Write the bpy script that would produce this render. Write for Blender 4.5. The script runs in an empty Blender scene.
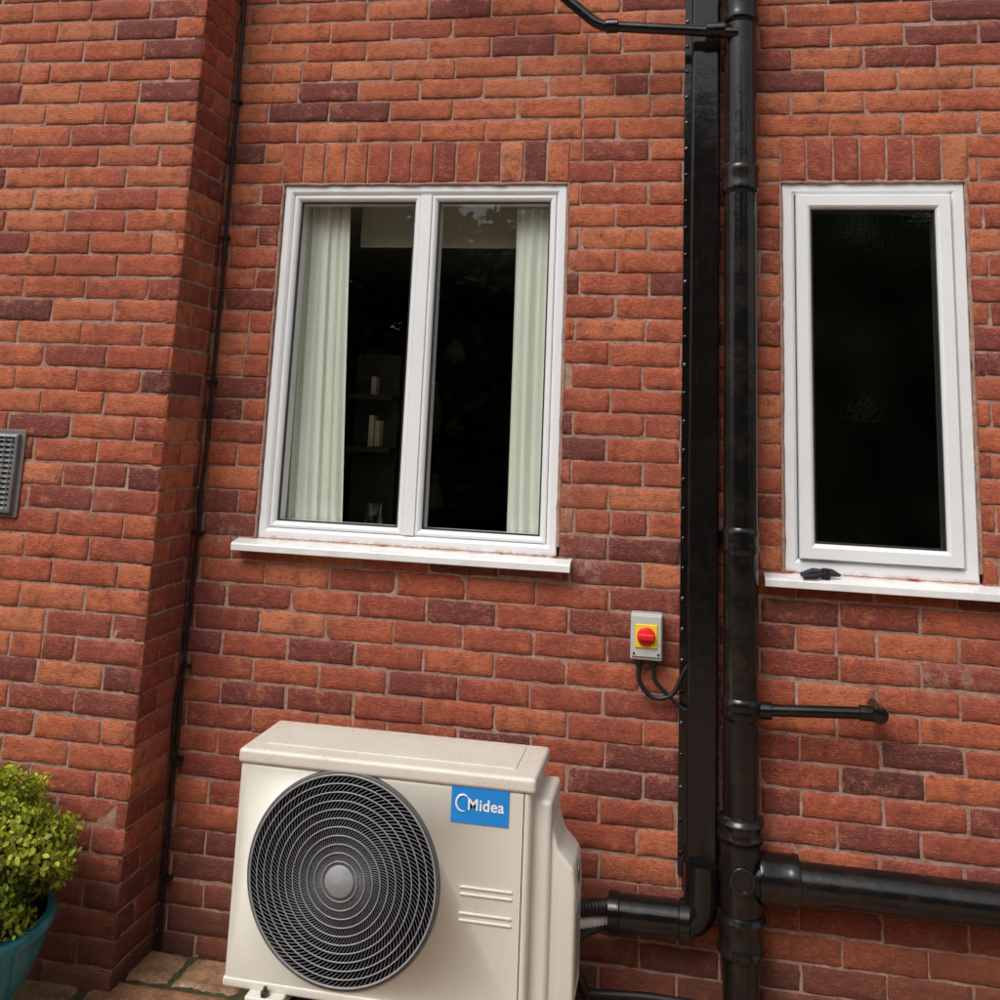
import bpy, bmesh, math, random
import numpy as np
from mathutils import Vector, Matrix
rng=np.random.default_rng(7); random.seed(7)
scn=bpy.context.scene; COL=scn.collection
GZ=-1.253
# ---------------------------------------------------------------- helpers
def link(o,parent=None):
    COL.objects.link(o)
    if parent: o.parent=parent
    return o
def empty(name,loc=(0,0,0)):
    e=bpy.data.objects.new(name,None); e.empty_display_size=.1; e.location=loc; COL.objects.link(e)
    bpy.context.view_layer.update(); return e
def mesh(name,V,F,mat,parent=None,smooth=False):
    me=bpy.data.meshes.new(name); me.from_pydata([tuple(map(float,v)) for v in V],[],[tuple(map(int,f)) for f in F]); me.update()
    if mat: me.materials.append(mat)
    if smooth: me.polygons.foreach_set("use_smooth",[True]*len(me.polygons))
    o=bpy.data.objects.new(name,me); return link(o,parent)
def fix_normals(o):
    bm=bmesh.new(); bm.from_mesh(o.data); bmesh.ops.recalc_face_normals(bm,faces=bm.faces); bm.to_mesh(o.data); bm.free()
def box(name,x0,x1,y0,y1,z0,z1,mat,parent=None,bev=0,seg=2):
    V=[(x,y,z) for x in (x0,x1) for y in (y0,y1) for z in (z0,z1)]
    F=[(0,1,3,2),(4,6,7,5),(0,4,5,1),(2,3,7,6),(0,2,6,4),(1,5,7,3)]
    o=mesh(name,V,F,mat,parent); fix_normals(o)
    if bev:
        bm=bmesh.new(); bm.from_mesh(o.data)
        bmesh.ops.bevel(bm,geom=list(bm.edges),offset=bev,segments=seg,profile=.5,affect='EDGES'); bm.to_mesh(o.data); bm.free()
        o.data.polygons.foreach_set("use_smooth",[True]*len(o.data.polygons)); 
        o.modifiers.new("wn",'WEIGHTED_NORMAL')
    return o
def tube_data(path,r,seg=20,caps=True,base=0):
    P=[Vector(p) for p in path]; n=len(P); rs=r if hasattr(r,'__len__') else [r]*n
    V=[];F=[]; t=(P[1]-P[0]).normalized(); a=Vector((0,0,1)) if abs(t.z)<.9 else Vector((0,1,0)); u=t.cross(a).normalized()
    for i in range(n):
        if 0<i<n-1: tt=((P[i]-P[i-1]).normalized()+(P[i+1]-P[i]).normalized()).normalized()
        elif i==0: tt=t
        else: tt=(P[i]-P[i-1]).normalized()
        u=(u-tt*u.dot(tt)).normalized(); w=tt.cross(u)
        for k in range(seg):
            an=2*math.pi*k/seg; V.append(P[i]+(u*math.cos(an)+w*math.sin(an))*rs[i])
    for i in range(n-1):
        for k in range(seg):
            F.append((base+i*seg+k,base+i*seg+(k+1)%seg,base+(i+1)*seg+(k+1)%seg,base+(i+1)*seg+k))
    if caps: F.append(tuple(base+k for k in reversed(range(seg)))); F.append(tuple(base+(n-1)*seg+k for k in range(seg)))
    return V,F
def autosmooth(o,ang=35):
    bm=bmesh.new(); bm.from_mesh(o.data)
    for f in bm.faces: f.smooth=True
    for e in bm.edges:
        if len(e.link_faces)==2 and e.calc_face_angle(0)>math.radians(ang): e.smooth=False
    bm.to_mesh(o.data); bm.free()
def tube(name,path,r,mat,parent=None,seg=20):
    V,F=tube_data(path,r,seg); o=mesh(name,V,F,mat,parent); fix_normals(o); autosmooth(o); return o
def rounded(path,rad,n=6):
    P=[Vector(p) for p in path]; out=[P[0]]
    for i in range(1,len(P)-1):
        a=(P[i-1]-P[i]);b=(P[i+1]-P[i]);d=min(rad,a.length*.45,b.length*.45)
        s=P[i]+a.normalized()*d;e=P[i]+b.normalized()*d
        for k in range(n+1):
            t=k/n; out.append(s*(1-t)**2+P[i]*2*t*(1-t)+e*t*t)
    out.append(P[-1]); return out
def profile_tube(name,axis,c,prof,mat,parent=None,seg=40):
    """lathe: prof list of (t,r) along axis 'X','Y','Z' from centre c"""
    V=[];F=[];n=len(prof)
    for t,r in prof:
        for k in range(seg):
            a=2*math.pi*k/seg; p=(r*math.cos(a),r*math.sin(a))
            V.append({'Z':(c[0]+p[0],c[1]+p[1],c[2]+t),'X':(c[0]+t,c[1]+p[0],c[2]+p[1]),'Y':(c[0]+p[0],c[1]+t,c[2]+p[1])}[axis])
    for i in range(n-1):
        for k in range(seg): F.append((i*seg+k,i*seg+(k+1)%seg,(i+1)*seg+(k+1)%seg,(i+1)*seg+k))
    F.append(tuple(range(seg)));F.append(tuple((n-1)*seg+k for k in range(seg)))
    o=mesh(name,V,F,mat,parent); fix_normals(o); autosmooth(o,40); return o
# ---------------------------------------------------------------- materials
class M:
    def __init__(s,name):
        s.m=bpy.data.materials.new(name); s.m.use_nodes=True; s.nt=s.m.node_tree; s.b=s.nt.nodes["Principled BSDF"]
        s.co=None
    def n(s,t,**k):
        x=s.nt.nodes.new(t)
        for a,b in k.items(): setattr(x,a,b)
        return x
    def l(s,a,b): s.nt.links.new(a,b)
    def obj(s):
        if not s.co: s.co=s.n("ShaderNodeTexCoord")
        return s.co.outputs["Object"]
    def noise(s,scale,detail=4,rough=.6,vec=None,stretch=None):
        x=s.n("ShaderNodeTexNoise"); x.inputs["Scale"].default_value=scale;x.inputs["Detail"].default_value=detail;x.inputs["Roughness"].default_value=rough
        v=vec or s.obj()
        if stretch:
            mp=s.n("ShaderNodeMapping"); mp.inputs["Scale"].default_value=stretch; s.l(v,mp.inputs[0]); v=mp.outputs[0]
        s.l(v,x.inputs["Vector"])
        return x.outputs["Fac"]
    def ramp(s,fac,stops,interp='LINEAR'):
        r=s.n("ShaderNodeValToRGB"); r.color_ramp.interpolation=interp; e=r.color_ramp.elements
        while len(e)<len(stops): e.new(.5)
        for i,(p,c) in enumerate(stops):
            e[i].position=p; e[i].color=(c,c,c,1) if not hasattr(c,'__len__') else (*c,1)
        s.l(fac,r.inputs[0]); return r.outputs[0]
    def mix(s,f,a,b,mode='MIX'):
        x=s.n("ShaderNodeMix",data_type='RGBA',blend_type=mode)
        for v,i in ((f,0),(a,6),(b,7)):
            if isinstance(v,(int,float)): x.inputs[i].default_value=v if i==0 else (v,v,v,1)
            elif isinstance(v,tuple): x.inputs[i].default_value=(*v,1)
            else: s.l(v,x.inputs[i])
        return x.outputs[2]
    def math(s,op,a,b=0,c=0,clamp=False):
        x=s.n("ShaderNodeMath",operation=op,use_clamp=clamp)
        for i,v in enumerate((a,b,c)):
            if isinstance(v,(int,float)): x.inputs[i].default_value=v
            else: s.l(v,x.inputs[i])
        return x.outputs[0]
    def bump(s,h,strength,dist,prev=None):
        b=s.n("ShaderNodeBump"); b.inputs["Strength"].default_value=strength;b.inputs["Distance"].default_value=dist
        s.l(h,b.inputs["Height"])
        if prev: s.l(prev,b.inputs["Normal"])
        return b.outputs[0]
    def set(s,col=None,rough=None,normal=None,**k):
        for v,nm in ((col,"Base Color"),(rough,"Roughness"),(normal,"Normal")):
            if v is None: continue
            if isinstance(v,tuple): s.b.inputs[nm].default_value=(*v,1)
            elif isinstance(v,(int,float)): s.b.inputs[nm].default_value=v
            else: s.l(v,s.b.inputs[nm])
        for a,b in k.items(): s.b.inputs[a.replace("_"," ")].default_value=b
        return s.m
def simple(name,col,rough,var=.15,nscale=30,bumpd=0,bscale=200,**k):
    m=M(name); f=m.noise(nscale,3,.6)
    c=m.mix(m.ramp(f,[(.3,0),(.7,1)]),tuple(x*(1-var) for x in col),tuple(min(1,x*(1+var)) for x in col))
    nm=m.bump(m.noise(bscale,2),.4,bumpd) if bumpd else None
    return m.set(c,rough,nm,**k)
def mat_brick():
    m=M("brick"); at=m.n("ShaderNodeAttribute",attribute_name="bcol"); sp=m.n("ShaderNodeSeparateColor"); m.l(at.outputs["Color"],sp.inputs[0])
    r1,r2,r3=sp.outputs
    va=m.n("ShaderNodeVectorMath",operation='MULTIPLY_ADD'); va.inputs[1].default_value=(7,5,9); m.l(at.outputs["Color"],va.inputs[0]); m.l(m.obj(),va.inputs[2]); PV=va.outputs[0]
    base=m.ramp(r1,[(0,(.10,.030,.030)),(.15,(.18,.042,.035)),(.3,(.30,.062,.040)),(.5,(.45,.100,.048)),(.7,(.56,.150,.066)),(.88,(.63,.205,.092)),(1,(.66,.25,.125))])
    n1=m.noise(18,4,.72,vec=PV)
    base=m.mix(m.ramp(n1,[(.27,.65),(.46,0)]),base,(.66,.235,.115))
    base=m.mix(m.ramp(n1,[(.50,0),(.68,.7)]),base,(.17,.044,.036))
    st=m.noise(1,4,.78,vec=PV,stretch=(55,55,230))
    base=m.mix(m.ramp(st,[(.34,.7),(.48,0)]),base,(.12,.033,.026))
    base=m.mix(m.ramp(st,[(.54,0),(.72,.55)]),base,(.72,.31,.18))
    gr=m.noise(330,2,.75)
    base=m.mix(m.ramp(gr,[(.32,.6),(.47,0)]),base,(.10,.033,.027))
    base=m.mix(m.ramp(gr,[(.58,0),(.70,.45)]),base,(.74,.41,.28))
    geo=m.n("ShaderNodeNewGeometry"); sz=m.n("ShaderNodeSeparateXYZ"); m.l(geo.outputs["Position"],sz.inputs[0])
    w=m.noise(1.6,5,.72)
    base=m.mix(m.ramp(w,[(.48,0),(.70,.45)]),base,(.20,.062,.048))
    base=m.mix(m.ramp(m.math('ADD',m.math('ADD',sz.outputs[2],1.26),m.math('MULTIPLY',w,-.25)),[(0,.6),(.3,0)]),base,(.11,.055,.035))
    tot=None
    for (x,z,rx,rz) in ((-.13,.0,.1,.07),(1.1,-.03,.09,.12),(1.03,.12,.05,.2),(2.13,-.27,.2,.08)):
        mp=m.n("ShaderNodeMapping"); mp.inputs["Location"].default_value=(-x/rx,0,-z/rz); mp.inputs["Scale"].default_value=(1/rx,0,1/rz); m.l(geo.outputs["Position"],mp.inputs[0])
        ln=m.n("ShaderNodeVectorMath",operation='LENGTH'); m.l(mp.outputs[0],ln.inputs[0])
        v=m.ramp(ln.outputs["Value"],[(.2,1),(1,0)]); tot=v if tot is None else m.math('MAXIMUM',tot,v)
    wn=m.noise(30,4,.72)
    tot=m.math('MAXIMUM',tot,m.ramp(w,[(.34,.7),(.41,0)]))
    sm=m.math('MULTIPLY',tot,m.ramp(wn,[(.46,0),(.60,.7)]))
    base=m.mix(sm,base,(.38,.26,.22))
    h=m.math('ADD',m.math('MULTIPLY',st,1.0),m.math('MULTIPLY',gr,.6))
    nm=m.bump(h,.85,.0042)
    m.b.inputs["Specular IOR Level"].default_value=.25
    return m.set(base,.80,nm)
def mat_mortar():
    m=M("mortar"); a=m.noise(9,5,.75); g=m.noise(320,2,.8); c=m.ramp(a,[(.3,(.30,.15,.11)),(.5,(.42,.255,.195)),(.7,(.54,.39,.33))])
    c=m.mix(m.ramp(g,[(.35,.5),(.5,0)]),c,(.17,.10,.075)); c=m.mix(m.ramp(m.noise(34,3,.7),[(.50,0),(.62,.65)]),c,(.27,.10,.065))
    nm=m.bump(m.noise(150,3,.75),.8,.005)
    return m.set(c,.95,nm)
BRICK=mat_brick(); MORTAR=mat_mortar()
def mat_upvc():
    m=M("white_upvc")
    geo=m.n("ShaderNodeNewGeometry"); sx=m.n("ShaderNodeSeparateXYZ"); m.l(geo.outputs["Position"],sx.inputs[0])
    lo=m.ramp(sx.outputs[2],[(.003,1),(.014,0)])
    dirt=m.math('MULTIPLY',lo,m.ramp(m.noise(28,4,.8),[(.40,0),(.6,.75)]))
    c=m.mix(m.ramp(m.noise(4,4,.7),[(.4,0),(.8,.3)]),(.82,.83,.84),(.66,.66,.65))
    c=m.mix(dirt,c,(.60,.28,.14))
    return m.set(c,.28)
UPVC=mat_upvc()
def mat_sill():
    m=M("sill_white")
    c0=m.obj(); sx=m.n("ShaderNodeSeparateXYZ"); m.l(c0,sx.inputs[0])
    back=m.ramp(m.math('ADD',sx.outputs[1],.06),[(.045,0),(.066,1)])
    dirt=m.math('MULTIPLY',back,m.ramp(m.noise(60,5,.8),[(.42,0),(.60,.8)]))
    c=m.mix(m.ramp(m.noise(14,4,.7),[(.45,0),(.75,.5)]),(.80,.80,.80),(.55,.53,.50))
    c=m.mix(dirt,c,(.60,.30,.18)); return m.set(c,.35)
SILL=mat_sill()
GASKET=simple("gasket_black",(.02,.02,.02),.6)
def mat_glass(name,bumpy):
    # thin sheet: Schlick reflectance from the angle of incidence, same from both sides
    m=M(name); nt=m.nt; nt.nodes.remove(m.b)
    out=[n for n in nt.nodes if n.type=='OUTPUT_MATERIAL'][0]
    tr=m.n("ShaderNodeBsdfTransparent"); gl=m.n("ShaderNodeBsdfGlossy"); mx=m.n("ShaderNodeMixShader"); geo=m.n("ShaderNodeNewGeometry")
    dt=m.n("ShaderNodeVectorMath",operation='DOT_PRODUCT'); m.l(geo.outputs["Incoming"],dt.inputs[0]); m.l(geo.outputs["True Normal"],dt.inputs[1])
    om=m.math('SUBTRACT',1,m.math('ABSOLUTE',dt.outputs["Value"]),clamp=True); F0=.06 if not bumpy else .26
    f=m.math('ADD',m.math('MULTIPLY',m.math('POWER',om,5),1-F0),F0,clamp=True)
    tr.inputs[0].default_value=(.95,.97,.95,1) if not bumpy else (.35,.38,.37,1); gl.inputs["Roughness"].default_value=.0
    if bumpy: m.l(m.bump(m.noise(90,2),.10,.002),gl.inputs["Normal"])
    m.l(f,mx.inputs[0]); m.l(tr.outputs[0],mx.inputs[1]); m.l(gl.outputs[0],mx.inputs[2]); m.l(mx.outputs[0],out.inputs[0])
    return m.m
GLASS=mat_glass("window_glass",False); GLASS2=mat_glass("obscure_glass",True)
def mat_black(name,rough,bumpd=.0015,brown=.3):
    m=M(name); a=m.noise(9,5,.75); c=m.mix(m.ramp(a,[(.48,0),(.75,brown)]),(.0065,.006,.006),(.05,.03,.021))
    s=m.noise(1,4,.7,stretch=(90,90,6)); c=m.mix(m.ramp(s,[(.6,0),(.8,.2)]),c,(.09,.065,.05))
    r=m.math('ADD',m.math('MULTIPLY',a,.3),rough-.15,clamp=True)
    return m.set(c,r,m.bump(m.noise(22,2,.6),.4,bumpd))
IRON=mat_black("black_gloss_pipe",.18,.003,.5); DUCT=mat_black("black_trunking",.12,.0018,.15); CABLE=mat_black("black_cable",.5)
GREY=simple("grey_plastic",(.48,.50,.47),.4,.05); SCREW=simple("screw_metal",(.12,.12,.12),.4,Metallic=1.0)
YEL=simple("yellow_plastic",(.85,.62,.02),.4,.06); RED=simple("red_plastic",(.75,.015,.02),.35,.08)
# ---------------------------------------------------------------- brick masonry
def bricks_mesh(name,items,parent,depth=.03):
    nx=13
    us=np.concatenate([[0,.014],np.linspace(.08,.92,nx-4),[.986,1]]); zs=np.array([0,.05,.32,.68,.95,1]); nz=len(zs)
    V=[];F=[];C=[]
    idx=lambda i,j:i*nz+j
    ring=[idx(i,0) for i in range(nx)]+[idx(nx-1,j) for j in range(1,nz)]+[idx(i,nz-1) for i in range(nx-2,-1,-1)]+[idx(0,j) for j in range(nz-2,0,-1)]
    base=0; nr=len(ring)
    faces0=[]
    for i in range(nx-1):
        for j in range(nz-1): faces0.append((idx(i,j),idx(i+1,j),idx(i+1,j+1),idx(i,j+1)))
    n0=nx*nz
    for k in range(nr): faces0.append((ring[k],n0+k,n0+(k+1)%nr,ring[(k+1)%nr]))
    UU,ZZ=np.meshgrid(us,zs,indexing='ij'); edge=np.zeros((nx,nz)); edge[0,:]=edge[-1,:]=1; edge[:,0]=edge[:,-1]=1
    for (O,U,N,u0,u1,z0,z1,c) in items:
        O=np.array(O,float);U=np.array(U,float);N=np.array(N,float)
        L=u1-u0;Hh=z1-z0
        u=u0+UU*L; z=z0+ZZ*Hh
        ph=rng.uniform(0,6.28,4)
        u=u+rng.normal(0,.0010,(nx,nz)); z=z+rng.normal(0,.0010,(nx,nz))+.0007*np.sin(u*60+ph[0])*(ZZ-.5)*2
        w=rng.normal(0,.0010)+(UU-.5)*rng.normal(0,.0014)+(ZZ-.5)*rng.normal(0,.0012)+rng.normal(0,.00035,(nx,nz))
        w=w-edge*(.0022+np.abs(rng.normal(0,.0014,(nx,nz))))
        if rng.random()<.35:
            ci,cj=rng.choice([0,nx-1]),rng.choice([0,nz-1]); dd=np.hypot((UU-UU[ci,cj])*L,(ZZ-ZZ[ci,cj])*Hh); w=w-np.clip(.018-dd,0,1)*.35
        P=O+u[...,None]*U+z[...,None]*np.array([0,0,1.])+w[...,None]*N
        P=P.reshape(-1,3); B=P[ring]-N*depth
        V.append(P);V.append(B); C.append(np.tile(c,(n0+nr,1)))
        F.append(np.array(faces0)+base); base+=n0+nr
    V=np.concatenate(V);F=np.concatenate(F);C=np.concatenate(C)
    me=bpy.data.meshes.new(name); me.from_pydata(V.tolist(),[],F.tolist()); me.update(); me.materials.append(BRICK)
    a=me.color_attributes.new("bcol",'FLOAT_COLOR','POINT'); a.data.foreach_set("color",C.astype(np.float32).ravel())
    o=bpy.data.objects.new(name,me); link(o,parent)
    me.polygons.foreach_set("use_smooth",[True]*len(me.polygons))
    return o
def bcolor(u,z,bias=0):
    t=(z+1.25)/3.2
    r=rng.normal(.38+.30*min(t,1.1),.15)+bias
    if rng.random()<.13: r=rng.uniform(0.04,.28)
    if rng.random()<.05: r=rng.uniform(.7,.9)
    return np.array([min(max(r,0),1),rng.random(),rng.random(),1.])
J=.0040
def courses(O,U,N,u0,u1,z0,z1,holes,phase):
    items=[]; k=math.floor((z0-1.2)/.075)
    while True:
        zb=1.2+k*.075; zt=zb+.075
        if zb>=z1: break
        off=phase+(.1125 if k%2 else 0)+rng.normal(0,.008)
        e=math.floor((u0-off)/.225)*.225+off
        segs=[]
        while e<u1:
            j1=rng.normal(0,.0018)
            segs.append([e+J,e+.225-J+j1])
            if rng.random()<.05:
                s=segs.pop(); m_=(s[0]+s[1])/2; segs+= [[s[0],m_-J],[m_+J,s[1]]]
            e+=.225
        cz0=max(zb+J,z0);cz1=min(zt-J,z1)
        if cz1-cz0<.015: k+=1; continue
        for a,b in segs:
            a=max(a,u0);b=min(b,u1); parts=[(a,b)]
            for (h0,h1,g0,g1) in holes:
                if cz0<g1-.012 and cz1>g0+.012:
                    np_=[]
                    for p,q in parts:
                        if q<=h0 or p>=h1: np_.append((p,q))
                        else:
                            if p<h0: np_.append((p,h0))
                            if q>h1: np_.append((h1,q))
                    parts=np_
            for p,q in parts:
                if q-p>.022: 
                    dz=rng.normal(0,.0014); items.append((O,U,N,p,q,cz0+dz+rng.normal(0,.0008),cz1+dz+rng.normal(0,.0008),bcolor(p,zb)))
        k+=1
    return items
def mortar_sheet(O,U,N,u0,u1,z0,z1,holes,rec,V,F):
    us=sorted({u0,u1,*[h for H in holes for h in H[:2]]}); zs=sorted({z0,z1,*[h for H in holes for h in H[2:]]})
    O=np.array(O,float);U=np.array(U,float);N=np.array(N,float)
    for i in range(len(us)-1):
        for j in range(len(zs)-1):
            cu=(us[i]+us[i+1])/2;cz=(zs[j]+zs[j+1])/2
            if any(h[0]<cu<h[1] and h[2]<cz<h[3] for h in holes): continue
            b=len(V)
            for (a,z) in ((us[i],zs[j]),(us[i+1],zs[j]),(us[i+1],zs[j+1]),(us[i],zs[j+1])):
                V.append(O+U*a+np.array([0,0,z])-N*rec)
            F.append((b,b+1,b+2,b+3))
PX=-.225; PD=.25; XR=4.3; XL=-3.2; ZT=3.3; ZB=-1.32
house=empty("brick_house")
h1=(-.010,1.005,-.002,1.203); h2=(1.675,2.240,-.002,1.203)
s1=(-.014,1.003,1.2,1.351); s2=(1.679,2.246,1.2,1.351)
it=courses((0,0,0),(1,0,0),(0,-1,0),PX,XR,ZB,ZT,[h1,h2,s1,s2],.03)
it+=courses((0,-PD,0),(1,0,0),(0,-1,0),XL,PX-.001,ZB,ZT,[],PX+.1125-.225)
k=math.floor((ZB-1.2)/.075)
while 1.2+k*.075<ZT:
    zb=1.2+k*.075+J; zt=zb+.0666; 
    cuts=[(0.001,.104),(.113,.249)] if k%2 else [(0.001,.213),(.222,.249)]
    for a,b in cuts: it.append(((PX,-PD,0),(0,1,0),(1,0,0),a,b,max(zb,ZB),zt,bcolor(0,zb,-.04)))
    k+=1
for (a,b,n) in ((-.014,1.003,13),(1.679,2.246,7)):
    w=(b-a)/n
    for i in range(n):
        it.append(((0,-.001,0),(1,0,0),(0,-1,0),a+i*w+J,a+(i+1)*w-J,1.2055,1.3465,bcolor(0,1.2,.06 if rng.random()<.65 else -.16)))
bricks_mesh("bricks",it,house)
V=[];F=[]; RC=.0040
mortar_sheet((0,0,0),(1,0,0),(0,-1,0),PX-.02,XR,ZB,ZT,[h1,h2],RC,V,F)
mortar_sheet((0,-PD,0),(1,0,0),(0,-1,0),XL,PX-RC,ZB,ZT,[],RC,V,F)
mortar_sheet((PX,-PD,0),(0,1,0),(1,0,0),RC,PD,ZB,ZT,[],RC,V,F)
mesh("mortar",V,F,MORTAR,house)
CORE=simple("blockwork",(.3,.28,.26),.9)
def core(x0,x1,z0,z1,y0=.035,y1=.30,nm="inner_leaf"): box(nm,x0,x1,y0,y1,z0,z1,CORE,house)
core(XL,-.02,ZB,ZT); core(1.015,1.665,ZB,ZT); core(2.25,XR,ZB,ZT)
core(-.02,1.015,ZB,-.01);core(-.02,1.015,1.21,ZT);core(1.665,2.25,ZB,-.01);core(1.665,2.25,1.21,ZT)
# ---------------------------------------------------------------- windows
def ring(name,x0,x1,z0,z1,prof,mat,parent):
    V=[];F=[]
    for ins,y in prof: V+=[(x0+ins,y,z0+ins),(x1-ins,y,z0+ins),(x1-ins,y,z1-ins),(x0+ins,y,z1-ins)]
    for i in range(len(prof)-1):
        for k in range(4): F.append((i*4+k,i*4+(k+1)%4,(i+1)*4+(k+1)%4,(i+1)*4+k))
    o=mesh(name,V,F,mat,parent); fix_normals(o)
    bm=bmesh.new(); bm.from_mesh(o.data)
    f=max(bm.faces,key=lambda f:abs(f.normal.y)*f.calc_area())
    if f.normal.y>0: bmesh.ops.reverse_faces(bm,faces=bm.faces)
    bm.to_mesh(o.data); bm.free(); return o
def outer(x0,x1,z0,z1,w,y,nm,p): ring(nm,x0,x1,z0,z1,[(0,y+.08),(0,y+.003),(.003,y),(w-.012,y),(w-.006,y+.004),(w-.002,y+.010),(w,y+.02),(w,y+.08)],UPVC,p)
w1=empty("casement_window"); w1.parent=house
outer(0,.995,0,1.2,.036,.010,"outer_frame",w1)
mul=.512
box("mullion",mul-.020,mul+.020,.0115,.085,.036,1.164,UPVC,w1,.002)
for a,b in ((.036,mul-.020),(mul+.020,.959)):
    outer(a,b,.036,1.164,.022,.016,"sash",w1)
    ring("gasket",a+.0215,b-.0215,.0575,1.1425,[(0,.034),(0,.028),(.004,.028),(.004,.04)],GASKET,w1)
    mesh("glass_pane",[(a+.02,.036,.055),(b-.02,.036,.055),(b-.02,.036,1.145),(a+.02,.036,1.145)],[(0,1,2,3)],GLASS,w1)
w2=empty("casement_window"); w2.parent=house
outer(1.685,2.230,0,1.2,.040,.010,"outer_frame",w2)
outer(1.727,2.188,.042,1.158,.046,-.004,"sash",w2)
ring("gasket",1.7725,2.1425,.0875,1.1125,[(0,.016),(0,.010),(.004,.010),(.004,.03)],GASKET,w2)
mesh("glass_pane",[(1.77,.022,.085),(2.145,.022,.085),(2.145,.022,1.115),(1.77,.022,1.115)],[(0,1,2,3)],GLASS2,w2)
def wob_ring(x0,x1,z0,z1,p):
    pts=[]
    for a,b in (((x0,z0),(x0,z1)),((x0,z1),(x1,z1)),((x1,z1),(x1,z0))):
        n=40
        pts+=[(a[0]+(b[0]-a[0])*t/n+random.gauss(0,.001),.006,a[1]+(b[1]-a[1])*t/n+random.gauss(0,.001)) for t in range(n)]
    tube("sealant_bead",pts,[.005+random.random()*.003 for _ in pts],MORTAR,p,6)
wob_ring(-.005,1.0,0,1.202,w1); wob_ring(1.68,2.235,0,1.202,w2)
def sill(x0,x1,p):
    prof=[(.06,.0),(.012,-.001),(-.046,-.012),(-.052,-.014),(-.054,-.018),(-.054,-.036),(-.051,-.038),(-.044,-.038),(-.042,-.030),(.0,-.028),(.06,-.028)]
    V=[(x,y,z) for x in (x0,x1) for y,z in prof]; n=len(prof)
    F=[(i,(i+1)%n,n+(i+1)%n,n+i) for i in range(n)]+[tuple(range(n)),tuple(range(2*n-1,n-1,-1))]
    o=mesh("window_sill",V,F,SILL,p); fix_normals(o)
sill(-.062,1.045,w1); sill(1.622,2.43,w2)
# ---------------------------------------------------------------- rooms behind glass
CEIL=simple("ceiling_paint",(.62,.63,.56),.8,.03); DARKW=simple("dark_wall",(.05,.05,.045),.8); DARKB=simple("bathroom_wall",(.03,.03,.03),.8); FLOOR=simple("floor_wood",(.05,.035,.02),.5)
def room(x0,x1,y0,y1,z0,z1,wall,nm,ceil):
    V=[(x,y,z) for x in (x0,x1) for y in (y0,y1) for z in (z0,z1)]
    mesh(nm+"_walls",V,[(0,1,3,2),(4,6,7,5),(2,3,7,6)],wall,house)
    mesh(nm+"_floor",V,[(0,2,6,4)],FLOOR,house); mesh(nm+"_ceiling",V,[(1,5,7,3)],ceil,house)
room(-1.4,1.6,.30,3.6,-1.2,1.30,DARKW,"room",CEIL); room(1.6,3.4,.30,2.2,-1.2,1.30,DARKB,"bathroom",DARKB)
box("window_board",-.018,1.013,.095,.36,-.009,.018,UPVC,house,.004)
m=M("curtain_fabric"); 
cc_=m.mix(m.ramp(m.noise(3,3),[(.3,0),(.7,1)]),(.74,.76,.66),(.80,.82,.73)); m.set(cc_,.85)
tl=m.n("ShaderNodeBsdfTranslucent"); tl.inputs[0].default_value=(.6,.63,.5,1); mx=m.n("ShaderNodeMixShader"); mx.inputs[0].default_value=.12
out=[n for n in m.nt.nodes if n.type=='OUTPUT_MATERIAL'][0]; m.l(m.b.outputs[0],mx.inputs[1]); m.l(tl.outputs[0],mx.inputs[2]); m.l(mx.outputs[0],out.inputs[0]); CURT=m.m
def curtain(x0t,x1t,x0b,x1b,zt,zb,y,nm,folds):
    nu,nv=130,24;V=[];F=[]
    for j in range(nv+1):
        t=j/nv; a=x0t+(x0b-x0t)*t; b=x1t+(x1b-x1t)*t; z=zt+(zb-zt)*t
        for i in range(nu+1):
            s=i/nu; V.append((a+(b-a)*s+.003*math.sin(s*40+t),y+.007*math.sin(s*6.283*folds+.4*math.sin(t*3))*(.7+.3*t)+.004*math.sin(s*17+t*2),z))
    for j in range(nv):
        for i in range(nu): q=j*(nu+1)+i; F.append((q,q+1,q+nu+2,q+nu+1))
    mesh(nm,V,F,CURT,house,True)
curtain(-.03,.205,-.03,.258,1.22,.022,.108,"curtain",8.5); curtain(.812,1.03,.815,1.03,1.22,.022,.108,"curtain",6.5)
box("curtain_headrail",.2,.82,.26,.285,1.03,1.22,CEIL,house,.004)
CUPB=simple("dark_wood",(.03,.02,.012),.5); PALE=simple("pale_ceramic",(.6,.5,.3),.4)
box("shelf_unit",-.35,.35,2.6,2.9,-1.2,1.0,CUPB,house)
for i,z in enumerate((-.6,-.1,.32,.72)): box("shelf",-.35,.4,2.3,2.6,z,z+.025,CUPB,house)
for x,z,h,w in ((-.12,.345,.22,.05),(-.02,.345,.3,.04),(.08,.745,.16,.07),(-.15,-.075,.25,.05),(.0,-.075,.2,.05),(.1,.345,.12,.06)):
    profile_tube("ornament",'Z',(x,2.42,z),[(0,w*.6),(h*.3,w),(h*.7,w*.7),(h*.85,w*.35),(h,w*.45)],PALE,house,16)
for x,z,h in ((.19,.30,.12),(.19,.50,.07),(.215,.30,.10)):
    box("book",x-.011,x+.009,.57,.62,z,z+h,PALE,house,.002)
box("bookcase",.10,.28,.62,.72,-1.2,.66,CUPB,house,.004); box("bookcase_shelf",.10,.28,.52,.62,.28,.298,CUPB,house); box("bookcase_shelf",.10,.28,.52,.62,.48,.498,CUPB,house)
box("dining_table",.62,1.5,.7,1.9,-.22,-.18,simple("table_cloth",(.3,.29,.26),.6),house,.01)
TUMB=M("tumbler_glass"); TUMB.set((.9,.95,.93),.03,Transmission_Weight=1.0); TUMB=TUMB.m
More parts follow.
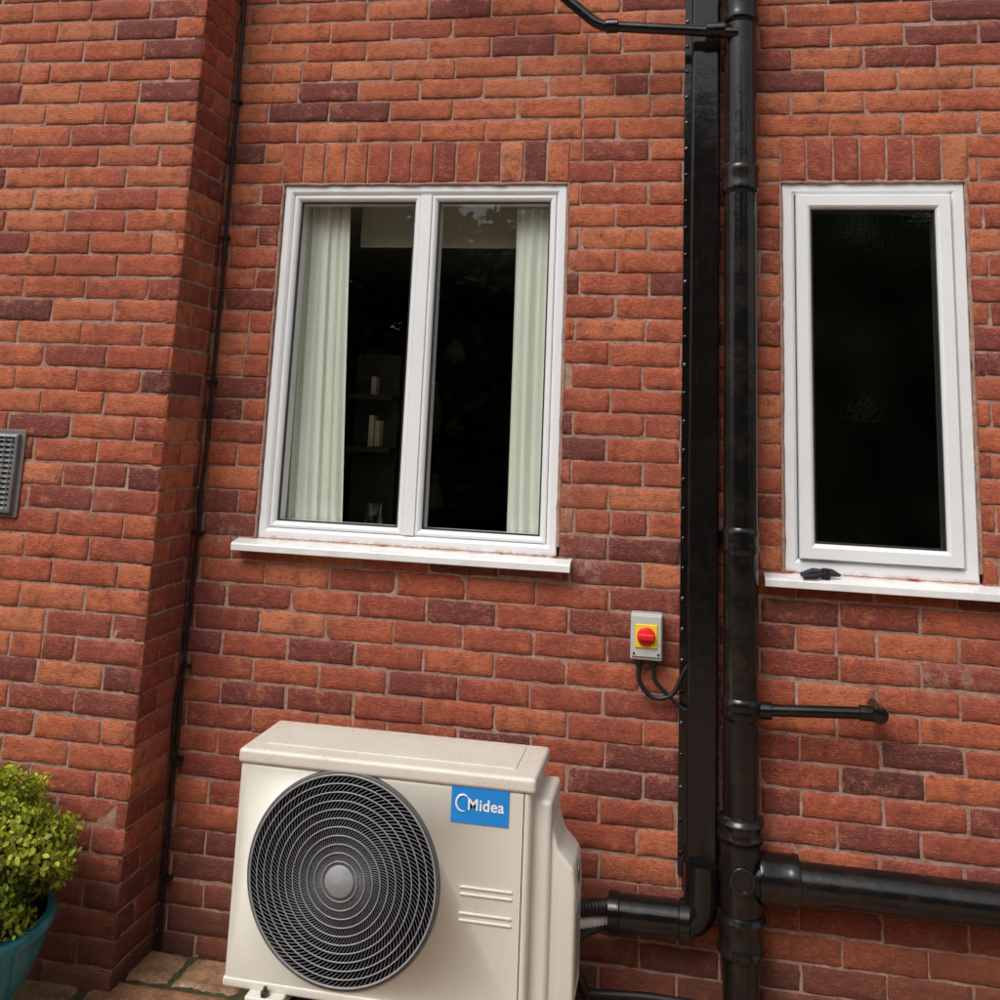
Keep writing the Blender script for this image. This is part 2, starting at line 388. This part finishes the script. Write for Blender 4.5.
profile_tube("tumbler",'Z',(.335,.21,.019),[(0,.028),(.002,.030),(.095,.036),(.095,.034),(.01,.027),(.008,.0)],TUMB,house,24)
# ---------------------------------------------------------------- downpipe
DX,DY,DR=1.550,-.092,.0500
dp=empty("drainpipe",(DX,DY,0))
def P(o,e):
    o.parent=e; o.matrix_parent_inverse=Matrix.Translation(-Vector(e.location)); return o
def part(o): return P(o,dp)
part(profile_tube("pipe",'Z',(DX,DY,0),[(GZ+.02,DR),(-.2,DR),(ZT,DR)],IRON))
def collar(z0,z1,r=.062,nm="socket",lip=.005):
    part(profile_tube(nm,'Z',(DX,DY,0),[(z0-.006,DR),(z0,r),(z0+.012,r+lip),(z0+.024,r),(z1-.024,r),(z1-.012,r+lip),(z1,r),(z1+.006,DR)],IRON))
collar(1.14,1.225,.056,lip=.003); collar(1.70,1.80,.057,lip=.003); collar(-.715,-.655,.061); collar(-1.0,-.90,.063); collar(.06,.125,.0530,"pipe_clip",.002);collar(-.395,-.345,.054,"pipe_clip",.003);collar(2.6,2.7)
part(box("clip_lug",DX-.085,DX+.02,-.03,-.0,.075,.11,IRON)); part(box("clip_lug",DX-.05,DX+.05,-.05,.01,1.16,1.2,IRON))
bz=-.805
part(profile_tube("tee_body",'Z',(DX,DY,0),[(-.905,.055),(-.89,.059),(-.73,.059),(-.71,.055)],IRON))
part(profile_tube("inspection_boss",'Y',(DX,DY-.048,bz+.005),[(0,.036),(-.018,.036),(-.020,.034),(-.020,.026),(-.014,.024)],IRON))
part(tube("branch_pipe",[(DX,DY,bz-.005),(DX+.3,DY,bz-.003),(3.6,DY,bz)],.053,IRON,None,32))
part(profile_tube("branch_socket",'X',(DX+.045,DY,bz),[(0,.05),(.004,.067),(.018,.069),(.03,.064),(.085,.064),(.10,.067),(.11,.064),(.113,.052)],IRON))
part(tube("waste_pipe",rounded([(DX+.03,DY,-.372),(1.925,DY,-.352),(1.925,.02,-.352)],.03),.0165,IRON,None,18))
part(profile_tube("waste_socket",'X',(DX+.045,DY,-.371),[(0,.018),(.002,.024),(.04,.024),(.043,.017)],IRON,None,20))
part(profile_tube("elbow_socket",'X',(1.87,DY,-.354),[(0,.017),(.003,.021),(.05,.021),(.06,.017)],IRON,None,20))
part(profile_tube("elbow_boss",'Y',(1.925,DY+.02,-.352),[(-.045,.01),(-.040,.022),(0,.022),(.01,.018)],IRON,None,20))
part(tube("upper_waste_pipe",rounded([(DX-.01,-.13,1.655),(1.10,-.13,1.695),(.86,-.13,1.91),(.55,-.13,1.98),(.55,.02,1.98)],.035),.018,IRON,None,18))
part(profile_tube("upper_socket",'X',(1.44,-.13,1.668),[(0,.018),(.003,.025),(.06,.025),(.062,.018)],IRON,None,20))
part(profile_tube("upper_socket",'X',(1.12,-.13,1.693),[(0,.018),(.003,.024),(.04,.024),(.043,.018)],IRON,None,20))
# ---------------------------------------------------------------- cable trunking
tr=empty("cable_trunking",(1.43,-.03,0))
def T(o): return P(o,tr)
T(box("trunk_cover",1.398,1.488,-.068,.0,-.93,ZT,DUCT,None,.010,4)); T(box("flange",1.376,1.400,-.007,.0,-.86,ZT,DUCT,None,.001))
z=-.80
while z<ZT:
    T(profile_tube("screw",'Y',(1.384,-.007,z),[(0,.0065),(-.003,.006),(-.005,.003)],SCREW if random.random()<.3 else DUCT,None,10)); z+=.088
T(profile_tube("trunk_joint",'Z',(1.443,-.034,-.86),[(-.03,.050),(-.026,.054),(.026,.054),(.03,.050)],DUCT,None,4))
T(tube("elbow_pipe",rounded([(1.443,-.062,-.80),(1.443,-.075,-.945),(1.20,-.085,-.945)],.07,10),.050,DUCT,None,28))
T(profile_tube("elbow_collar",'X',(1.38,-.082,-.945),[(0,.05),(.003,.056),(.03,.056),(.033,.05)],DUCT,None,28))
T(profile_tube("end_collar",'X',(1.185,-.085,-.945),[(0,.03),(.001,.054),(.03,.054),(.033,.05)],DUCT,None,28))
WHT=simple("white_insulation",(.7,.7,.68),.7,.1)
def corr(nm,p0,p1,r,mat):
    n=22; P0,P1=Vector(p0),Vector(p1); T(tube(nm,[P0.lerp(P1,i/n) for i in range(n+1)],[r*(1 if i%2 else .86) for i in range(n+1)],mat,None,14))
corr("corrugated_hose",(1.19,-.10,-.925),(1.09,-.17,-.915),.022,CABLE); corr("insulated_pipe",(1.19,-.085,-.96),(1.08,-.16,-.955),.020,WHT)
T(tube("refrigerant_pipe",rounded([(1.19,-.09,-.975),(1.13,-.13,-.98),(1.08,-.2,-1.0),(1.13,-.15,-1.12),(1.15,-.1,-1.24)],.04),.013,CABLE,None,12))
T(tube("drain_hose",rounded([(1.0,-.15,-1.14),(1.3,-.12,-1.13),(1.75,-.08,-1.16),(2.6,-.05,-1.2)],.05),.012,CABLE,None,12))
# ---------------------------------------------------------------- isolator switch
iso=empty("isolator_switch",(1.277,-.03,-.205))
def I(o): return P(o,iso)
I(box("enclosure",1.232,1.326,-.050,.0,-.272,-.140,GREY,None,.005,3)); I(box("lid",1.235,1.323,-.056,-.0485,-.262,-.145,GREY,None,.003))
I(box("yellow_plate",1.246,1.312,-.0605,-.055,-.236,-.168,YEL,None,.003))
I(profile_tube("rotary_base",'Y',(1.279,-.060,-.202),[(0,.027),(-.006,.027),(-.008,.024)],RED,None,28)); I(box("rotary_handle",1.254,1.304,-.082,-.066,-.211,-.193,RED,None,.004))
for x in (1.243,1.315): I(profile_tube("lid_screw",'Y',(x,-.0555,-.253),[(0,.004),(-.002,.0035)],SCREW,None,10))
I(profile_tube("cable_gland",'Z',(1.258,-.028,-.292),[(0,.010),(.004,.012),(.02,.012),(.022,.008)],CABLE,None,12)); I(profile_tube("cable_gland",'Z',(1.300,-.028,-.292),[(0,.010),(.004,.012),(.02,.012),(.022,.008)],CABLE,None,12))
I(tube("supply_cable",rounded([(1.258,-.028,-.285),(1.258,-.03,-.34),(1.30,-.03,-.385),(1.36,-.03,-.37),(1.388,-.03,-.30),(1.41,-.03,-.27)],.05,8),.007,CABLE,None,10))
I(tube("supply_cable",rounded([(1.300,-.028,-.285),(1.302,-.03,-.33),(1.33,-.03,-.355),(1.38,-.03,-.40),(1.41,-.03,-.41)],.04,8),.006,CABLE,None,10))
# ---------------------------------------------------------------- wall cable in the corner
wc=empty("wall_cable",(PX,-.02,0)); pts=[]
for i in range(60):
    z_=ZT+(GZ-ZT)*i/59; pts.append((PX+.022+.006*math.sin(z_*2.1)+random.gauss(0,.0012),-.014+random.gauss(0,.001),z_))
P(tube("cable",pts,.0065,CABLE,None,8),wc)
for z_ in (1.5,1.0,.5,0,-.42,-.7,-1.05): P(box("cable_clip",PX+.010,PX+.04,-.022,0,z_,z_+.01,CABLE),wc)
P(tube("loose_lead",rounded([(PX+.03,-.02,-.40),(PX+.01,-.03,-.5),(PX+.006,-.03,-.62),(PX+.03,-.02,-.72)],.06),.005,CABLE,None,8),wc)
# ---------------------------------------------------------------- louvred wall vent on pier
vent=empty("wall_vent",(-.82,-.26,.18))
ALU=simple("aluminium",(.24,.245,.25),.4,.2,Metallic=.4); CLR=simple("vent_surround",(.20,.17,.16),.25,.15)
P(box("surround",-.97,-.704,-.258,-.25,.044,.320,CLR,None,.003),vent)
P(ring("vent_frame",-.965,-.720,.060,.305,[(0,-.257),(0,-.275),(.008,-.278),(.010,-.262)],ALU,None),vent)
for i in range(14):
    z0=.070+i*.0165
    P(mesh("louvre",[(-.957,-.262,z0+.014),(-.728,-.262,z0+.014),(-.728,-.275,z0),(-.957,-.275,z0)],[(0,1,2,3)],ALU),vent)
for i in range(9): P(box("grille_bar",-.940+i*.025,-.937+i*.025,-.2785,-.276,.066,.300,ALU),vent)
# ---------------------------------------------------------------- heat pump outdoor unit
ac=empty("air_conditioner_outdoor_unit",(.62,-.37,-.77))
def A(o): return P(o,ac)
def mat_ivory(dust):
    m=M("ivory_paint"+("_dusty" if dust else "")); c=m.mix(m.ramp(m.noise(4,3,.6),[(.35,0),(.75,.5)]),(.73,.705,.62),(.66,.625,.535))
    if dust:
        d=m.math('MULTIPLY',m.ramp(m.noise(260,2,.8),[(.52,0),(.66,.8)]),m.ramp(m.noise(6,4,.75),[(.42,0),(.62,1)])); c=m.mix(d,c,(.52,.27,.17))
        sx=m.n("ShaderNodeSeparateXYZ"); m.l(m.obj(),sx.inputs[0])
        ed=m.ramp(sx.outputs[1],[(0,0),(1,0)]); bk=m.ramp(m.math('ADD',sx.outputs[1],.55),[(.22,0),(.31,.45)])
        c=m.mix(m.math('MULTIPLY',bk,m.ramp(m.noise(40,4,.8),[(.40,0),(.6,1)])),c,(.50,.26,.17))
    else:
        c=m.mix(m.ramp(m.noise(1,4,.7,stretch=(40,40,3)),[(.55,0),(.8,.3)]),c,(.5,.44,.36))
        c=m.mix(m.ramp(m.noise(150,2,.8),[(.68,0),(.74,.4)]),c,(.45,.32,.24))
    return m.set(c,.40,m.bump(m.noise(500,1),.2,.0005))
IV=mat_ivory(False); IVD=mat_ivory(True)
X0,X1,Yf,Yb,Z0,Z1=.226,1.012,-.500,-.235,-1.055,-.520
body=A(box("casing",X0,X1,Yf,Yb,Z0,Z1+.004,IV,None,.012,4))
fc=(.528,-.769); fr=.257
cut=profile_tube("fan_cutter",'Y',(fc[0],0,fc[1]),[(-.6,fr),(-.30,fr*.97)],IV,None,96)
bm_=body.modifiers.new("b",'BOOLEAN'); bm_.object=cut; bm_.operation='DIFFERENCE'; bm_.solver='EXACT'
body.modifiers.move(len(body.modifiers)-1,0)
bpy.context.view_layer.update(); dg=bpy.context.evaluated_depsgraph_get()
me=bpy.data.meshes.new_from_object(body.evaluated_get(dg)); body.modifiers.clear(); body.data=me; bpy.data.objects.remove(cut)
autosmooth(body,30)
A(box("top_cover",X0-.006,X1+.012,Yf-.007,Yb+.004,Z1,Z1+.038,IVD,None,.011,4))
A(box("top_recess_rib",X0+.05,X1-.05,Yf+.05,Yb-.03,Z1+.037,Z1+.041,IVD,None,.0018,2))
FD=simple("fan_dark",(.03,.031,.033),.5); FB=simple("fan_blade_plastic",(.075,.078,.082),.45); GW=simple("grille_wire",(.28,.285,.29),.35,.1); GWD=simple("grille_wire_dark",(.14,.142,.148),.4); HUB=simple("hub_grey",(.30,.31,.32),.5); RIM=simple("grille_rim_grey",(.10,.10,.105),.4)
A(profile_tube("fan_back",'Y',(fc[0],0,fc[1]),[(-.33,fr*.98),(-.325,fr*.98)],FD,None,64))
A(profile_tube("fan_shroud",'Y',(fc[0],0,fc[1]),[(Yf+.002,fr-.0005),(-.36,fr-.010),(-.36,fr-.012),(Yf+.002,fr-.004)],FD,None,96))
A(profile_tube("fan_motor",'Y',(fc[0],0,fc[1]),[(-.33,.06),(-.42,.06),(-.43,.05)],FB,None,32))
for b in range(3):
    V=[];F=[];nr_,na=8,10
    for i in range(nr_+1):
        rr=.05+(.235-.05)*i/nr_
        for j in range(na+1):
            s=j/na; an=b*2.094+.3*i/nr_+ (s-.5)*1.15; V.append((fc[0]+rr*math.cos(an),-.40+.07*(s-.5)+.01*math.sin(3*s),fc[1]+rr*math.sin(an)))
    for i in range(nr_):
        for j in range(na): q=i*(na+1)+j; F.append((q,q+1,q+na+2,q+na+1))
    A(mesh("fan_blade",V,F,FB,None,True))
def gy(r): return Yf-.006-.014*(1-(r/fr)**2)
V=[];F=[]
for i in range(11):
    r_=.047+(fr-.008-.047)*i/10
    path=[(fc[0]+r_*math.cos(a),gy(r_)-.0015,fc[1]+r_*math.sin(a)) for a in np.linspace(0,2*math.pi,97)]
    v,f=tube_data(path,.0018 if i<10 else .0030,6,False,len(V)); V+=v;F+=f
A(mesh("grille_rings",V,F,GW,None,True))
V=[];F=[]
for s in range(110):
    a0=2*math.pi*s/110; path=[]
    for i in range(14):
        t=i/13; r_=.036+(fr-.006-.036)*t; a=a0-1.05*t**1.1; path.append((fc[0]+r_*math.cos(a),gy(r_)+.001,fc[1]+r_*math.sin(a)))
    v,f=tube_data(path,.0013,4,False,len(V)); V+=v;F+=f
A(mesh("grille_spokes",V,F,GWD,None,True))
A(profile_tube("grille_hub",'Y',(fc[0],0,fc[1]),[(gy(0)+.006,.038),(gy(0)-.002,.038),(gy(0)-.005,.034),(gy(0)-.006,.0)],HUB,None,40))
o=A(profile_tube("grille_rim",'Y',(fc[0],0,fc[1]),[(Yf+.002,fr-.008),(Yf-.005,fr-.007),(Yf-.007,fr-.003),(Yf-.005,fr+.001),(Yf+.001,fr+.003)],RIM,None,96))
bm=bmesh.new(); bm.from_mesh(o.data); bmesh.ops.delete(bm,geom=[f for f in bm.faces if len(f.verts)>10],context='FACES'); bm.to_mesh(o.data); bm.free()
for zc in (-.752,-.768,-.812,-.828): 
    A(box("vent_slot",.838,.972,Yf-.0035,Yf+.002,zc-.003,zc+.003,IV,None,.0018)); 
A(box("panel_seam",.992,.9945,Yf-.0006,Yf+.01,Z0+.01,Z1,GASKET,None)); A(box("base_pan",X0-.002,X1+.002,Yf-.003,Yb+.002,Z0-.002,Z0+.022,IV,None,.006))
A(box("side_panel",X1-.02,1.060,-.462,-.262,-1.05,-.545,IV,None,.014,4))
def prism(nm,poly,y0,y1,mat,bev):
    n=len(poly);V=[(x,y,z) for y in (y0,y1) for x,z in poly];F=[tuple(range(n)),tuple(range(2*n-1,n-1,-1))]+[(i,(i+1)%n,n+(i+1)%n,n+i) for i in range(n)]
    o=mesh(nm,V,F,mat); fix_normals(o); bm=bmesh.new(); bm.from_mesh(o.data); bmesh.ops.bevel(bm,geom=list(bm.edges),offset=bev,segments=3,profile=.5,affect='EDGES'); bm.to_mesh(o.data); bm.free(); autosmooth(o,30); return o
A(prism("valve_cover",[(1.03,-.60),(1.062,-.615),(1.078,-.665),(1.118,-.705),(1.124,-.76),(1.124,-1.03),(1.108,-1.06),(1.03,-1.06)],-.445,-.275,IV,.010))
A(profile_tube("handle_recess",'X',(1.1225,-.36,-.74),[(0,.028),(.003,.028),(.0035,.02)],GWD,None,24))
A(box("warning_label",1.1235,1.1255,-.42,-.31,-.98,-.82,simple("label_grey",(.3,.3,.28),.5),None))
BLK=simple("rubber_block",(.03,.03,.03),.8)
for x in (.30,.86):
    A(box("foot_bracket",x,x+.10,-.535,-.205,-1.085,-1.054,IV,None,.006)); A(box("rubber_foot",x-.02,x+.12,-.57,-.18,GZ-.002,-1.085,BLK,None,.012))
    A(profile_tube("foot_bolt",'Z',(x+.05,-.52,-1.054),[(0,.012),(.01,.012),(.011,.006),(.02,.006)],SCREW,None,6))
BL=simple("label_blue",(.012,.25,.70),.35,.04); TW=simple("label_white",(.9,.9,.9),.4,.02)
A(box("label",.806,.956,Yf-.0022,Yf-.0005,-.604,-.512,BL,None))
tc=bpy.data.curves.new("label_text",'FONT'); tc.body="Midea"; tc.size=.038; tc.extrude=.0004; tc.offset=.0006; tc.space_character=1.05; tc.materials.append(TW)
to=bpy.data.objects.new("label_text",tc); COL.objects.link(to); to.rotation_euler=(math.radians(90),0,0); to.location=(.848,Yf-.0032,-.571)
A(to)
path=[(.837+.0175*math.cos(a),Yf-.003,-.557+.0195*math.sin(a)) for a in np.linspace(.6,5.0,24)]
A(tube("label_logo",path,[.0006+.0026*math.sin(math.pi*i/23) for i in range(24)],TW,None,6))
# ---------------------------------------------------------------- small pliers on right sill
pl=empty("pliers",(1.79,-.03,0.0))
BLU=simple("dark_blue_grip",(.015,.022,.045),.6); STL=simple("dark_steel",(.06,.055,.05),.45,Metallic=.8)
P(tube("handle_1",[(1.725,-.030,.000),(1.76,-.026,.012),(1.79,-.028,.012)],[.006,.009,.007],BLU,None,10),pl)
P(tube("handle_2",[(1.73,-.050,-.004),(1.765,-.047,.000),(1.79,-.034,.006)],[.006,.009,.007],CABLE,None,10),pl)
P(profile_tube("pivot",'Z',(1.797,-.029,-.006),[(0,.014),(.026,.014),(.028,.008)],STL,None,14),pl); P(tube("jaw",[(1.79,-.029,.010),(1.815,-.029,.010),(1.838,-.03,.004)],[.013,.011,.004],STL,None,8),pl)
# ---------------------------------------------------------------- ground + patio
m=M("lawn"); c=m.ramp(m.noise(3,4,.7),[(.3,(.035,.055,.018)),(.7,(.07,.10,.03))]); m.set(c,.9)
mesh("ground",[(-150,-150,GZ-.03),(150,-150,GZ-.03),(150,150,GZ-.03),(-150,150,GZ-.03)],[(0,1,2,3)],m.m)
def mat_slab():
    m=M("sandstone"); at=m.n("ShaderNodeAttribute",attribute_name="bcol"); sp=m.n("ShaderNodeSeparateColor"); m.l(at.outputs["Color"],sp.inputs[0])
    c=m.ramp(sp.outputs[0],[(0,(.40,.17,.085)),(.4,(.52,.26,.14)),(.7,(.50,.31,.18)),(1,(.44,.22,.12))]); n=m.noise(12,5,.78)
    c=m.mix(m.ramp(n,[(.42,0),(.60,.8)]),c,(.18,.095,.05)); c=m.mix(m.ramp(m.noise(5,4,.7),[(.52,0),(.64,.55)]),c,(.13,.11,.035)); c=m.mix(m.ramp(m.noise(150,2,.8),[(.35,.6),(.5,0)]),c,(.10,.06,.04))
    r=m.ramp(n,[(.35,.25),(.6,.7)]); return m.set(c,r,m.bump(n,.6,.012))
SL=mat_slab(); patio=empty("patio",(0,-1,GZ))
V=[];F=[];C=[]
y=0.0; row=0
while y>-4.6:
    hgt=[.17,.28,.3,.6][row] if row<4 else [.3,.45,.6][row%3]; x=-3.3-(.3*(row%2))
    while x<4.3:
        w=random.choice([.22,.3,.45]) if row<3 else random.choice([.3,.45,.6,.75]); x0,x1,y1_,y0_=x+.008,x+w-.008,y-.008,y-hgt+.008; b=len(V); n=14
        ox=random.gauss(0,.002)
        for i in range(n+1):
            for j in range(n+1):
                s,t=i/n,j/n; ed=(i in(0,n))or(j in(0,n))
                V.append((x0+(x1-x0)*s+(random.gauss(0,.004) if ed else 0),y0_+(y1_-y0_)*t+(random.gauss(0,.004) if ed else 0),GZ+ox+random.gauss(0,.0008)-(.014 if ed else 0)))
        for i in range(n):
            for j in range(n): q=b+i*(n+1)+j; F.append((q,q+n+1,q+n+2,q+1))
        C+=[(random.random(),random.random(),0,1)]*((n+1)**2); x+=w
    y-=hgt; row+=1
o=mesh("slabs",V,F,SL,None,True); a=o.data.color_attributes.new("bcol",'FLOAT_COLOR','POINT'); a.data.foreach_set("color",np.array(C,np.float32).ravel()); P(o,patio)
m=M("mossy_joint"); JM=m.set(m.ramp(m.noise(25,4,.7),[(.35,(.05,.035,.02)),(.6,(.07,.085,.02))]),.95,m.bump(m.noise(120,3),.8,.006))
P(mesh("joint_bed",[(-3.3,-4.6,GZ-.010),(4.4,-4.6,GZ-.010),(4.4,.02,GZ-.010),(-3.3,.02,GZ-.010)],[(0,1,2,3)],JM),patio)
# ---------------------------------------------------------------- leaves
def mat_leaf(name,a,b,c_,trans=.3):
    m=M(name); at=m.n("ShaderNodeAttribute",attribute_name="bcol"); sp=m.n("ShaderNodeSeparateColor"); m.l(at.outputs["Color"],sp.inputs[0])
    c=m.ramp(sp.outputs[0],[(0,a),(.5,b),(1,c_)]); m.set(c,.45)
    tl=m.n("ShaderNodeBsdfTranslucent"); m.l(c,tl.inputs[0]); mx=m.n("ShaderNodeMixShader"); mx.inputs[0].default_value=trans
    out=[n for n in m.nt.nodes if n.type=='OUTPUT_MATERIAL'][0]; m.l(m.b.outputs[0],mx.inputs[1]); m.l(tl.outputs[0],mx.inputs[2]); m.l(mx.outputs[0],out.inputs[0])
    return m.m
def leaves(name,pts,nrm,size,col,mat,parent=None,curl=.35,asp=.28):
    n=len(pts); V=np.zeros((n,6,3))
    t=rng.normal(size=(n,3)); t-=nrm*(t*nrm).sum(1)[:,None]*.6; t/=np.linalg.norm(t,axis=1)[:,None]; b=np.cross(nrm,t); b/=np.linalg.norm(b,axis=1)[:,None]+1e-9; nn=np.cross(t,b)
    L=size*rng.uniform(.7,1.3,n); Wd=L*asp
    sh=[(0,0,0),(.35,1,curl*.3),(.75,.75,curl*.3),(1,0,-curl*.2),(.75,-.75,curl*.3),(.35,-1,curl*.3)]
    for k,(a,w,h) in enumerate(sh): V[:,k]=pts+t*(L*a)[:,None]+b*(Wd*w)[:,None]+nn*(L*h*.4)[:,None]
    F=[(6*i,6*i+1,6*i+2,6*i+3) for i in range(n)]+[(6*i,6*i+3,6*i+4,6*i+5) for i in range(n)]
    me=bpy.data.meshes.new(name); me.from_pydata(V.reshape(-1,3).tolist(),[],F); me.update(); me.materials.append(mat)
    a=me.color_attributes.new("bcol",'FLOAT_COLOR','POINT'); cc=np.ones((n*6,4)); cc[:,0]=np.repeat(np.clip(col,0,1),6); a.data.foreach_set("color",cc.astype(np.float32).ravel())
    o=bpy.data.objects.new(name,me); COL.objects.link(o); 
    if parent: P(o,parent)
    return o
pc=(-.53,-.57); pot=empty("potted_shrub",(pc[0],pc[1],GZ))
m=M("teal_glaze"); tc_=m.ramp(m.noise(9,4,.7,stretch=(1,1,.4)),[(.3,(.012,.12,.15)),(.55,(.02,.20,.24)),(.8,(.05,.28,.30))]); TEAL=m.set(tc_,.12,m.bump(m.noise(14,2),.3,.003)); 
P(profile_tube("pot",'Z',(pc[0],pc[1],GZ),[(0,.13),(.01,.14),(.05,.165),(.12,.20),(.19,.232),(.24,.247),(.262,.252),(.275,.262),(.292,.264),(.302,.258),(.302,.238),(.27,.232),(.26,.0)],TEAL,None,64),pot)
SOIL=simple("soil",(.03,.02,.012),.95,.3,60,.004,80); P(profile_tube("soil",'Z',(pc[0],pc[1],GZ),[(.262,.232),(.27,.231),(.275,.0)],SOIL,None,32),pot)
n=20000; d=rng.normal(size=(n,3)); d/=np.linalg.norm(d,axis=1)[:,None]
az=np.arctan2(d[:,1],d[:,0]); lump=1+.10*np.sin(az*3+d[:,2]*5)+.08*np.sin(az*7+1+d[:,2]*9)+.07*np.sin(d[:,0]*17)*np.sin(d[:,2]*15+2)
rad=rng.uniform(.4,1.04,n)**.5*lump; pts=np.array([pc[0],pc[1],-.815])+d*rad[:,None]*np.array([.285,.275,.205])
keep=pts[:,2]>-.965; pts=pts[keep];d_=d[keep];rad=rad[keep]; pts[:,1]=np.minimum(pts[:,1],-.262)
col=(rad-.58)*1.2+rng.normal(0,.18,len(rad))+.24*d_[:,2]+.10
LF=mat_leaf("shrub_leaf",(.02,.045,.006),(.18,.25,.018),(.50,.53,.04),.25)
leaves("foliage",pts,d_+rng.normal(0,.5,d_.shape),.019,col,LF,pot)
for i in range(14):
    a=random.random()*6.28;e=random.uniform(.3,1); P(tube("stem",[(pc[0],pc[1],-1.0),(pc[0]+.1*math.cos(a)*e,pc[1]+.1*math.sin(a)*e,-.88),(pc[0]+.2*math.cos(a)*e,pc[1]+.2*math.sin(a)*e,-.76)],[.008,.005,.003],CUPB,None,6),pot)
hedge=empty("hedge",(2,-10,GZ))
HL=mat_leaf("hedge_leaf",(.05,.075,.03),(.14,.19,.07),(.26,.31,.12),.5)
def hedge_layer(n,y0,sd,size,h,nm,k):
    pts=np.stack([rng.uniform(-10,13,n),rng.normal(y0,sd,n),rng.uniform(0,1,n)],1)
    top=h+.7*np.sin(pts[:,0]*.8)+.5*np.sin(pts[:,0]*2.1+1)+.3*np.sin(pts[:,0]*5)
    cl=np.sin(pts[:,0]*3.1+np.sin(pts[:,2]*20))*np.sin(pts[:,2]*17+pts[:,0])
    pts[:,1]+=cl*.4; pts[:,2]=GZ+pts[:,2]*top
    leaves(nm,pts,rng.normal(size=(n,3))*.8+np.array([0,.9,.7]),size,k+.35*cl+rng.normal(0,.25,n),HL,hedge,asp=.38)
hedge_layer(42000,-10,.5,.16,5.7,"hedge_foliage",.5); hedge_layer(9000,-10.9,.2,.50,5.5,"hedge_gap_backing",.1)  # unseen layer of large dark leaves added behind to block reflected sky gaps
for i in range(9):
    x=-9+i*2.6+random.random(); P(tube("trunk",[(x,-10.3,GZ-.05),(x+.1,-10.4,.6),(x-.1,-10.3,2.4),(x+.1,-10.3,3.8)],[.16,.12,.09,.04],CUPB,None,10),hedge)
# ---------------------------------------------------------------- light
w=bpy.data.worlds.new("World"); scn.world=w; w.use_nodes=True; nt=w.node_tree; bg=nt.nodes["Background"]
sky=nt.nodes.new("ShaderNodeTexSky"); sky.sky_type='NISHITA'; sky.sun_disc=False; sky.sun_elevation=math.radians(50); sky.sun_rotation=math.radians(205); sky.air_density=1.0; sky.dust_density=4; sky.ozone_density=.6
hs=nt.nodes.new("ShaderNodeHueSaturation"); hs.inputs["Saturation"].default_value=.35; nt.links.new(sky.outputs[0],hs.inputs["Color"]); nt.links.new(hs.outputs[0],bg.inputs[0]); bg.inputs[1].default_value=.15
sd=bpy.data.lights.new("sun",'SUN'); sd.energy=1.5; sd.angle=math.radians(28); sd.color=(1,.98,.95); so=bpy.data.objects.new("sun",sd); COL.objects.link(so)
az=math.radians(205); el=math.radians(50); dirv=Vector((math.sin(az)*math.cos(el),math.cos(az)*math.cos(el),math.sin(el))); so.rotation_euler=dirv.to_track_quat('Z','Y').to_euler(); so.location=dirv*10
# ---------------------------------------------------------------- camera
cam=bpy.data.cameras.new("camera"); co=bpy.data.objects.new("camera",cam); COL.objects.link(co); scn.camera=co
p,yw,r=.173,.186,.042
fw=Vector((-math.sin(yw)*math.cos(p),math.cos(yw)*math.cos(p),math.sin(p))); ri=Vector((math.cos(yw),math.sin(yw),0)); up=ri.cross(fw)
r2=ri*math.cos(r)+up*math.sin(r); u2=up*math.cos(r)-ri*math.sin(r)
mt=Matrix((r2,u2,-fw)).transposed().to_4x4(); mt.translation=(1.371,-3.147,.38); co.matrix_world=mt
cam.sensor_width=36; cam.lens=36*.9792; cam.shift_x=0; cam.shift_y=-.2403; cam.clip_end=500; cam.clip_start=.05
scn.view_settings.view_transform='Standard'; scn.view_settings.look='None'; scn.view_settings.exposure=0
